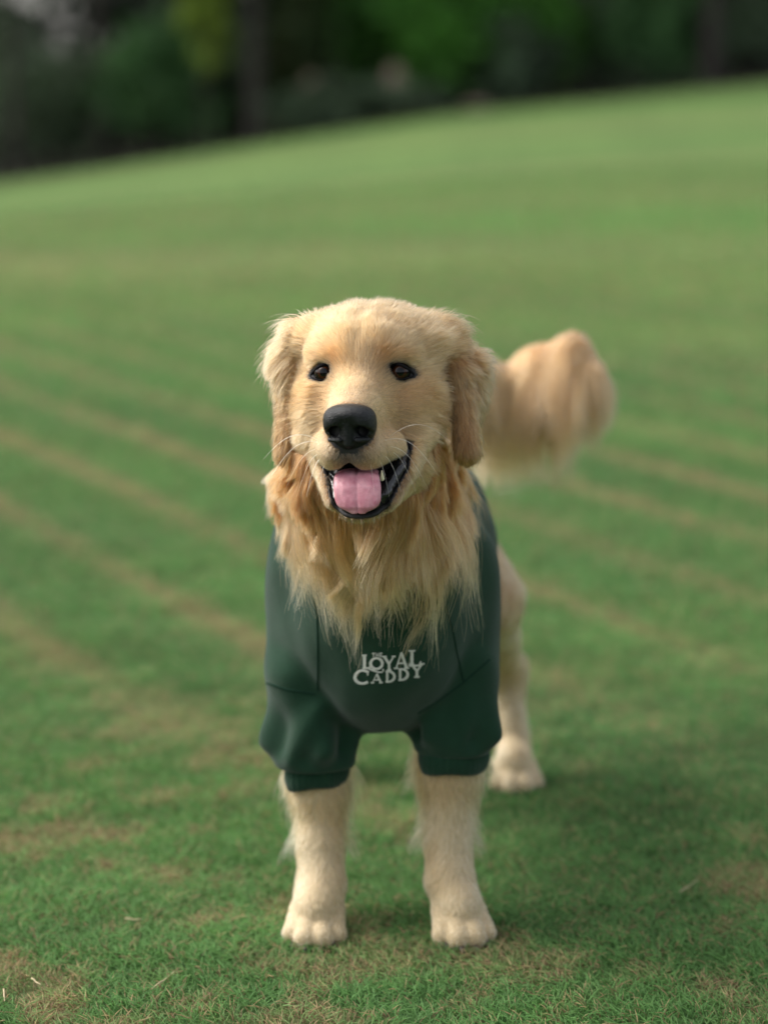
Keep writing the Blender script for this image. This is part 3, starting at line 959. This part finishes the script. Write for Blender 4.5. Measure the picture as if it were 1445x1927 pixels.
def sample(V, Q, wgt, n, r):
    T = np.concatenate([Q[:, [0, 1, 2]], Q[:, [0, 2, 3]]]); W = np.concatenate([wgt, wgt])
    A = np.linalg.norm(np.cross(V[T[:, 1]] - V[T[:, 0]], V[T[:, 2]] - V[T[:, 0]]), axis=1) * W
    c = np.cumsum(A); i = np.searchsorted(c, r.random(n) * c[-1])
    i = np.clip(i, 0, len(T) - 1)
    a, b = r.random((2, n, 1)); m = (a + b) > 1; a = np.where(m, 1 - a, a); b = np.where(m, 1 - b, b)
    t = T[i]
    return V[t[:, 0]] + (V[t[:, 1]] - V[t[:, 0]]) * a + (V[t[:, 2]] - V[t[:, 0]]) * b

def grow(P0, N, tang, length, lift, grav, k, r, curl=.0, clump=0, clump_n=40, fall=None, collide=None, wave=.02, seed=0):
    n = len(P0)
    D = nrm(N * lift[:, None] + tang * (1 - lift)[:, None] + r.normal(size=(n, 3)) * .07)
    pts = [P0 - N * .0015]; p = P0.copy(); seg = (length / (k - 1))[:, None]
    g = np.array([0, 0, -1.0]) if fall is None else fall
    for i in range(1, k):
        p = p + D * seg
        if collide is not None:
            nn, dd = grad(collide, p, 2e-3)
            lim = .002 + .010 * lift * i / k
            push = np.clip(lim - dd, 0, .03)[:, None]
            p = p + nn * push
        pts.append(p.copy())
        jit = np.stack([noise(p, wave, seed + 1 + j) for j in range(3)], 1) * curl
        D = nrm(D + tang * .30 + g * grav[:, None] + jit + r.normal(size=(n, 3)) * curl * .25)
    S = np.stack(pts, 1)
    if clump:
        m = max(1, n // clump_n); gi = r.choice(n, m, replace=False)
        kd = kdtree.KDTree(m)
        for a, j in enumerate(gi): kd.insert(P0[j], a)
        kd.balance()
        idx = np.fromiter((kd.find(q)[1] for q in P0.tolist()), int, n)
        G = S[gi][idx]
        t = np.linspace(0, 1, k)[None, :, None] ** 1.5 * clump * r.uniform(.5, 1, (n, 1, 1))
        S = S * (1 - t) + (G + (P0[:, None] - G[:, :1]) * .12) * t
        cid = idx
    else: cid = np.arange(n)
    return S, cid

def radii(n, k, r0, r, tipf=.25):
    t = np.linspace(0, 1, k)
    return (r0 * r.uniform(.75, 1.25, (n, 1))) * (1 - (1 - tipf) * t ** 2)[None]

def colours(base, tip, cid, r, k, var=.12, cvar=.10, tp=1.2):
    n = len(base)
    cv = np.random.default_rng(3).normal(size=cid.max() + 1)[cid][:, None] * cvar
    f = np.clip(1 + cv + r.normal(size=(n, 1)) * var, .4, 1.6)
    t = (np.linspace(0, 1, k) ** tp)[None, :, None]
    c = base[:, None] * (1 - t) + tip[:, None] * t
    return np.clip(c * f[:, None], .01, .93)

def build_fur(dog, V, Q):
    r = np.random.default_rng(11)
    cen = V[Q].mean(1)
    parts = body_sdf(cen, True)
    reg = parts.argmin(1)
    q = to_im(cen); s = im_sym(q)
    wd = wedge(s)
    sw = sweater_sdf(cen)
    covered = sw < -.001
    nose_d = nose_sdf(s)
    # jaw and mouth
    bare = ((almond(s, .4) < 0) & (s[:, 1] < 25)) | (nose_d < 1.0) | (nose_hull(s) < -.5) | ((wd < 2.0) & (s[:, 1] < 10)) | ((lip_fold(s) < 1.8) & (s[:, 1] < 2) & (jaw_sdf(s) < up_d(s) + 2)) | covered
    NT = sym_w((0, -108, -58))[0]
    okf = ~bare

    # ---------- face
    W = ((reg == 0) & okf).astype(float) * (1 - .7 * sstep(70, 110, s[:, 1]))
    W[(s[:, 1] > 60) & (s[:, 2] < -20)] *= .3
    P = sample(V, Q, W, 230000, r).astype(float)
    N, _ = grad(body_sdf, P)
    qp = to_im(P.astype(np.float32)); sp = im_sym(qp)
    away = nrm(P - NT)
    down = np.array([0, -.1, -1.0])
    # on the muzzle's sides and lips hair runs back and down, on the crown up and back
    side = sstep(8, 40, np.abs(sp[:, 0]))[:, None]
    lowm = (sstep(-60, -85, sp[:, 2]) * sstep(0, -30, sp[:, 1]))[:, None]
    T0 = away + down * (.25 * side + .8 * lowm)
    T0 += (np.stack([noise(P, .05, 80 + j) for j in range(3)], 1)) * .16
    T0 = T0 - N * (T0 * N).sum(1, keepdims=True); T0 = nrm(T0)
    dn = np.linalg.norm(sp - np.array([0, -95, -62]), axis=1)
    de = almond(sp, 0)
    ln = .0045 + .007 * sstep(25, 110, dn) + .008 * sstep(30, 90, sp[:, 1]) + .008 * sstep(62, 92, np.abs(sp[:, 0]))
    ln = ln * (.55 + .45 * sstep(0, 1.5, de))
    ln *= r.uniform(.7, 1.2, len(ln))
    chin = sstep(-125, -150, sp[:, 2]); ln = ln * (1 - .35 * chin)
    fly = (r.random(len(ln)) < .06) & (sp[:, 1] > 0) & ((sp[:, 2] > 20) | (np.abs(sp[:, 0]) > 60)); ln = np.where(fly, ln * 1.7, ln)
    lift = .13 - .06 * chin + .10 * sstep(30, 90, sp[:, 1]) + .05 * r.random(len(ln)) + .22 * fly
    S, cid = grow(P, N, T0, ln, lift, .05 + 0 * ln, 5, r, .12, .35, 12, seed=300, wave=.012)
    base = np.tile(PALE * .94, (len(P), 1)) ; tip = np.tile(PALE * 1.04, (len(P), 1))
    def mixc(c, w_): 
        nonlocal base, tip
        w_ = w_[:, None]; base = base * (1 - w_) + c * w_; tip = tip * (1 - w_ * .85) + c * 1.1 * w_ * .85
    ax = np.abs(sp[:, 0])
    g2 = lambda cx, cz, rx, rz: np.exp(-((ax - cx) / rx) ** 2 - ((sp[:, 2] - cz) / rz) ** 2)
    front = sstep(60, 20, sp[:, 1])
    mixc(GOLD, .50 * np.clip(.5 + .5 * noise(P, .03, 90), 0, 1))
    mixc(TAN * 1.15, .80 * g2(25, 12, 9, 18) * front)          # inner brow
    mixc(TAN * 1.1, .6 * g2(43, 17, 18, 7) * front)            # above the lids
    mixc(GOLD * .9, .75 * g2(58, -22, 22, 18) * front)                # under the outer eye
    mixc(GOLD * .95, .45 * sstep(75, 100, sp[:, 1] + ax * .5))
    mixc(GOLD * .9, .55 * sstep(60, 84, ax) * sstep(10, -40, sp[:, 2]))
    mixc(np.array([.50, .32, .14]), .5 * g2(20, -45, 22, 16) * (sp[:, 1] < -40))
    under = np.exp(-((sp[:, 0] - 2) / 21) ** 2) * np.exp(-((sp[:, 2] + 92) / 11) ** 2) * (sp[:, 1] < -50)
    mixc(DARK * 1.1, np.clip(under * 1.3, 0, .97) * np.where(r.random(len(P)) < .85, 1, .35))
    mixc(DARK * 2.0, .5 * np.exp(-(np.clip(nose_sdf(sp) - 1, 0, 50) / 2.2) ** 2) * (sp[:, 1] < -60))
    mixc(DARK, .85 * np.exp(-(np.clip(de, 0, 9) / .32) ** 2) * front * (r.random(len(P)) < .75))
    mixc(DARK, .7 * g2(29, -3, 5, 9) * front * (r.random(len(P)) < .5))
    lipd = np.exp(-(np.clip(wedge(sp) - 2, 0, 99) / 2.5) ** 2) * (sp[:, 1] < 5) * (sp[:, 2] < -105)
    mixc(DARK, .8 * lipd)
    col = colours(base, tip, cid, r, 5, .16, .10)
    curves_obj('face_fur', S, radii(len(P), 5, .00016, r), col, M_HAIR, dog)['label'] = 'short cream and gold face fur'

    # ---------- ears
    W = ((reg == 1) & okf).astype(float)
    P = sample(V, Q, W, 80000, r).astype(float)
    N, _ = grad(body_sdf, P)
    qp = to_im(P.astype(np.float32))
    sgn = np.sign(qp[:, 0])
    up = sstep(-45, 45, qp[:, 2])
    T0 = np.stack([sgn * (.10 + .45 * up), .15 + .2 * up, -1.0 + .25 * up], 1) + np.stack([noise(P, .05, 95 + j) for j in range(3)], 1) * .12
    T0 = nrm(T0 - N * (T0 * N).sum(1, keepdims=True))
    ln = (.011 + .014 * up) * r.uniform(.7, 1.35, len(P))
    fly = r.random(len(P)) < .035; ln = np.where(fly, ln * 1.5, ln)
    S, cid = grow(P, N, T0, ln, .14 + .08 * up + .25 * fly, .12 + 0 * ln, 6, r, .14, .50, 20, seed=320, wave=.04)
    lowr = sstep(0, -70, qp[:, 2]) 
    TE = np.array([.225, .105, .034]); base = GOLD * .95 + (TE * .9 - GOLD) * np.clip(.75 * lowr + .9 * (sgn > 0) * sstep(58, 85, qp[:, 1]) * sstep(30, 0, qp[:, 2]), 0, 1)[:, None]
    tip = PALE * .95 + (TE * 1.2 - PALE) * np.clip(.85 * lowr + .95 * (sgn > 0) * sstep(58, 85, qp[:, 1]) * sstep(30, 0, qp[:, 2]), 0, 1)[:, None]  # lower lobes browner by coat; right rear flap also browned as shade
    curves_obj('ear_fur', S, radii(len(P), 6, .00020, r), colours(base * (1 - .25 * (sgn > 0))[:, None], tip * (1 - .18 * (sgn > 0))[:, None], cid, r, 6, .18, .20), M_HAIR, dog)['label'] = 'wavy golden ear fur'  # right ear darkened all over, shade of the far side painted in

    # ---------- ruff
    W = (((reg == 2) | ((reg == 3) & (neck_cut(cen) > 0)) | ((reg == 0) & (s[:, 1] > 25) & (s[:, 2] < -70))) & okf & (neck_cut(cen) > -.004) & ((q[:, 2] < -84) | ((q[:, 0] > 20) & (q[:, 2] < -62)))).astype(float)
    W[cen[:, 1] > .10] *= .35
    def ruff(n, lmin, lmax, rad, seed, sel):
        P = sample(V, Q, W * sel, n, r).astype(float)
        N, _ = grad(body_sdf, P)
        ax = P[:, 0]
        outx = np.clip(ax / .1, -1, 1)
        low = sstep(.605, .51, P[:, 2])
        T0 = np.stack([outx * (.85 - .50 * low), -.10 + 0 * ax, -1 + 0 * ax], 1) + np.stack([noise(P, .035, 110 + j) for j in range(3)], 1) * .20
        T0 = nrm(T0 - N * (T0 * N).sum(1, keepdims=True) * .8)
        ln = (lmin + (lmax - lmin) * (.35 + .65 * low)) * r.uniform(.55, 1.0, n)
        bk = sstep(.0, .12, P[:, 1]); ln *= 1 - .45 * bk
        ln *= np.clip(1 + .38 * noise(P, .010, seed + 50), .35, 1.6)
        lift = .34 - .12 * low + .08 * np.abs(outx) * (1 - low)
        coll = lambda p: np.minimum(body_sdf(p), sweater_sdf(p))
        S, cid = grow(P, N, T0, ln, lift, .13 + 0 * ln, 8, r, .34, .80, 26, seed=seed, wave=.022, collide=coll)
        PT = np.array([.50, .305, .150])
        base = TAN * .95 + (GOLD - TAN) * np.clip(.25 + .5 * low + .35 * noise(P, .04, 120), 0, 1)[:, None]
        RG = np.array([.31, .122, .036]); tip = RG + (PT - RG) * np.clip(-.30 + 1.0 * low + .35 * noise(P, .05, 121), 0, 1)[:, None]
        return S, radii(n, 8, rad, r, .3), colours(base, tip, cid, r, 8, .12, .16, 1.8)
    A = ruff(95000, .026, .062, .00021, 400, np.ones(len(cen)))
    A = [A]
    # long locks hanging from the chest over the sweater
    sel = ((cen[:, 1] < .03) & (cen[:, 2] < .565) & (np.abs(cen[:, 0] + .01) < .085)).astype(float)
    A.append(ruff(4200, .075, .125, .00019, 430, sel))
    Sx, Rx, Cx = [np.concatenate(z) for z in zip(*A)]
    curves_obj('neck_ruff', Sx, Rx, Cx, M_HAIR, dog)['label'] = 'long orange and cream neck and chest fur'

    # ---------- legs, rump
    W = (((reg == 4) | (reg == 3)) & okf).astype(float)
    W[(cen[:, 2] > .33) & (cen[:, 1] < .30)] = 0
    W[cen[:, 0] < -.02] *= np.where(cen[cen[:, 0] < -.02, 1] > .3, .5, 1)
    P = sample(V, Q, W, 110000, r).astype(float)
    N, _ = grad(body_sdf, P)
    T0 = np.stack([.0 * P[:, 0], .12 + 0 * P[:, 0], -1 + 0 * P[:, 0]], 1) + np.stack([noise(P, .04, 130 + j) for j in range(3)], 1) * .12
    paw = sstep(.07, .035, P[:, 2])
    T0 += np.array([0, -.9, 0]) * paw[:, None]
    T0 = nrm(T0 - N * (T0 * N).sum(1, keepdims=True) * .95)
    hind = P[:, 1] > .3
    ln = np.where(hind, .013 + .012 * sstep(.15, .30, P[:, 2]) * (P[:, 2] < .42), .012 + 0 * P[:, 0])
    feather = (N[:, 1] > .35) & (P[:, 2] > .10) & ~hind
    ln = np.where(feather & (r.random(len(P)) < .6), .040 + .02 * r.random(len(P)), ln)
    wisp = (np.abs(N[:, 0]) > .4) & (N[:, 1] > -.2) & (P[:, 2] > .12) & ~hind
    ln = np.where(wisp & (r.random(len(P)) < .35), .030, ln)
    ln = ln * (1 - .55 * paw) * r.uniform(.7, 1.2, len(P))
    lift = np.where(feather, .6, np.where(wisp, .34, .15))
    S, cid = grow(P, N, T0, ln, lift, .10 + 0 * ln, 5, r, .10, .5, 18, seed=340)
    S[..., 2] = np.maximum(S[..., 2], .001)
    LP = np.array([.51, .392, .222]); base = np.tile(LP * .92, (len(P), 1)); tip = np.tile(LP * 1.04, (len(P), 1))
    k_ = np.clip(.28 + .3 * noise(P, .05, 140) + .35 * sstep(.12, .2, P[:, 2]), 0, .75)[:, None] * (1 - paw * .6)[:, None]
    base = base * (1 - k_) + GOLD * k_; tip = tip * (1 - k_ * .7) + GOLD * 1.1 * k_ * .7
    curves_obj('leg_fur', S, radii(len(P), 5, .00026, r), colours(base, tip, cid, r, 5, .12, .09), M_HAIR, dog)['label'] = 'short cream leg and paw fur'

    # ---------- tail
    W = (reg == 5).astype(float)
    P = sample(V, Q, W, 34000, r).astype(float)
    N, _ = grad(body_sdf, P)
    out = np.array([.0, 0, -.9])
    T0 = nrm(np.tile(out, (len(P), 1)) + np.stack([noise(P, .05, 150 + j) for j in range(3)], 1) * .3)
    ta = sstep(.04, .18, P[:, 0])
    ln = (.05 + .10 * ta) * r.uniform(.5, 1.1, len(P))
    topn = N[:, 2] > .2
    ln = np.where(topn, ln * .5, ln); ln *= 1 - .5 * sstep(.19, .29, P[:, 0]) * (N[:, 0] > -.3)
    S, cid = grow(P, N, T0, ln, .42 + 0 * ln, .22 + 0 * ln, 7, r, .14, .50, 30, seed=360, wave=.05)
    base = TAN * 1.3 + (PALE * .8 - TAN) * np.clip(.5 + .4 * noise(P, .06, 160), 0, 1)[:, None]
    tip = np.tile(PALE * .98, (len(P), 1)) * (1 - .25 * (N[:, 2] < 0))[:, None]  # tips on the tail's underside darkened as painted shade
    curves_obj('tail_fur', S, radii(len(P), 7, .00030, r), colours(base, tip, cid, r, 7, .1, .12), M_HAIR, dog)['label'] = 'long feathered golden tail fur'

    # ---------- whiskers
    wl = [((-34, -62, -78), (-30, -6, -14), 58), ((-36, -58, -84), (-28, -4, -26), 50), ((-33, -66, -88), (-22, -8, -34), 46), ((-36, -54, -76), (-36, -2, -4), 62),
          ((-30, -70, -92), (-16, -8, -34), 40), ((33, -66, -76), (34, 2, -14), 62), ((35, -60, -82), (30, 4, -24), 58), ((36, -56, -86), (26, 4, -32), 48), ((32, -68, -90), (20, 0, -34), 44),
          ((37, -54, -72), (38, 6, 4), 66), ((28, -74, -94), (14, -4, -36), 40), ((-24, -76, -95), (-10, -6, -34), 34), ((20, -80, -95), (8, -8, -30), 30)]
    Sx = []
    for p, d, l in wl:
        p0 = sym_w(p)[0]; p1 = sym_w(np.array(p) + np.array(d, float) / np.linalg.norm(d) * l)[0]
        b = np.array([0, 0, -.010 * l / 50])
        Sx.append([p0 + (p1 - p0) * t - b * math.sin(t * 3.14) * 1.0 + b * t * t for t in np.linspace(0, 1, 8)])
    Sx = np.array(Sx)
    curves_obj('whiskers', Sx, radii(len(Sx), 8, .00026, r, .2), np.tile(np.array([.85, .74, .52]), (len(Sx), 8, 1)), M_HAIR, dog)

# ================================================================== BUILD
build_ground()
build_wood()
build_turf(); build_straws()
dog, BV, BQ = build_body()
build_sweater(dog)
build_face(dog)
build_claws(dog)
build_fur(dog, BV, BQ)
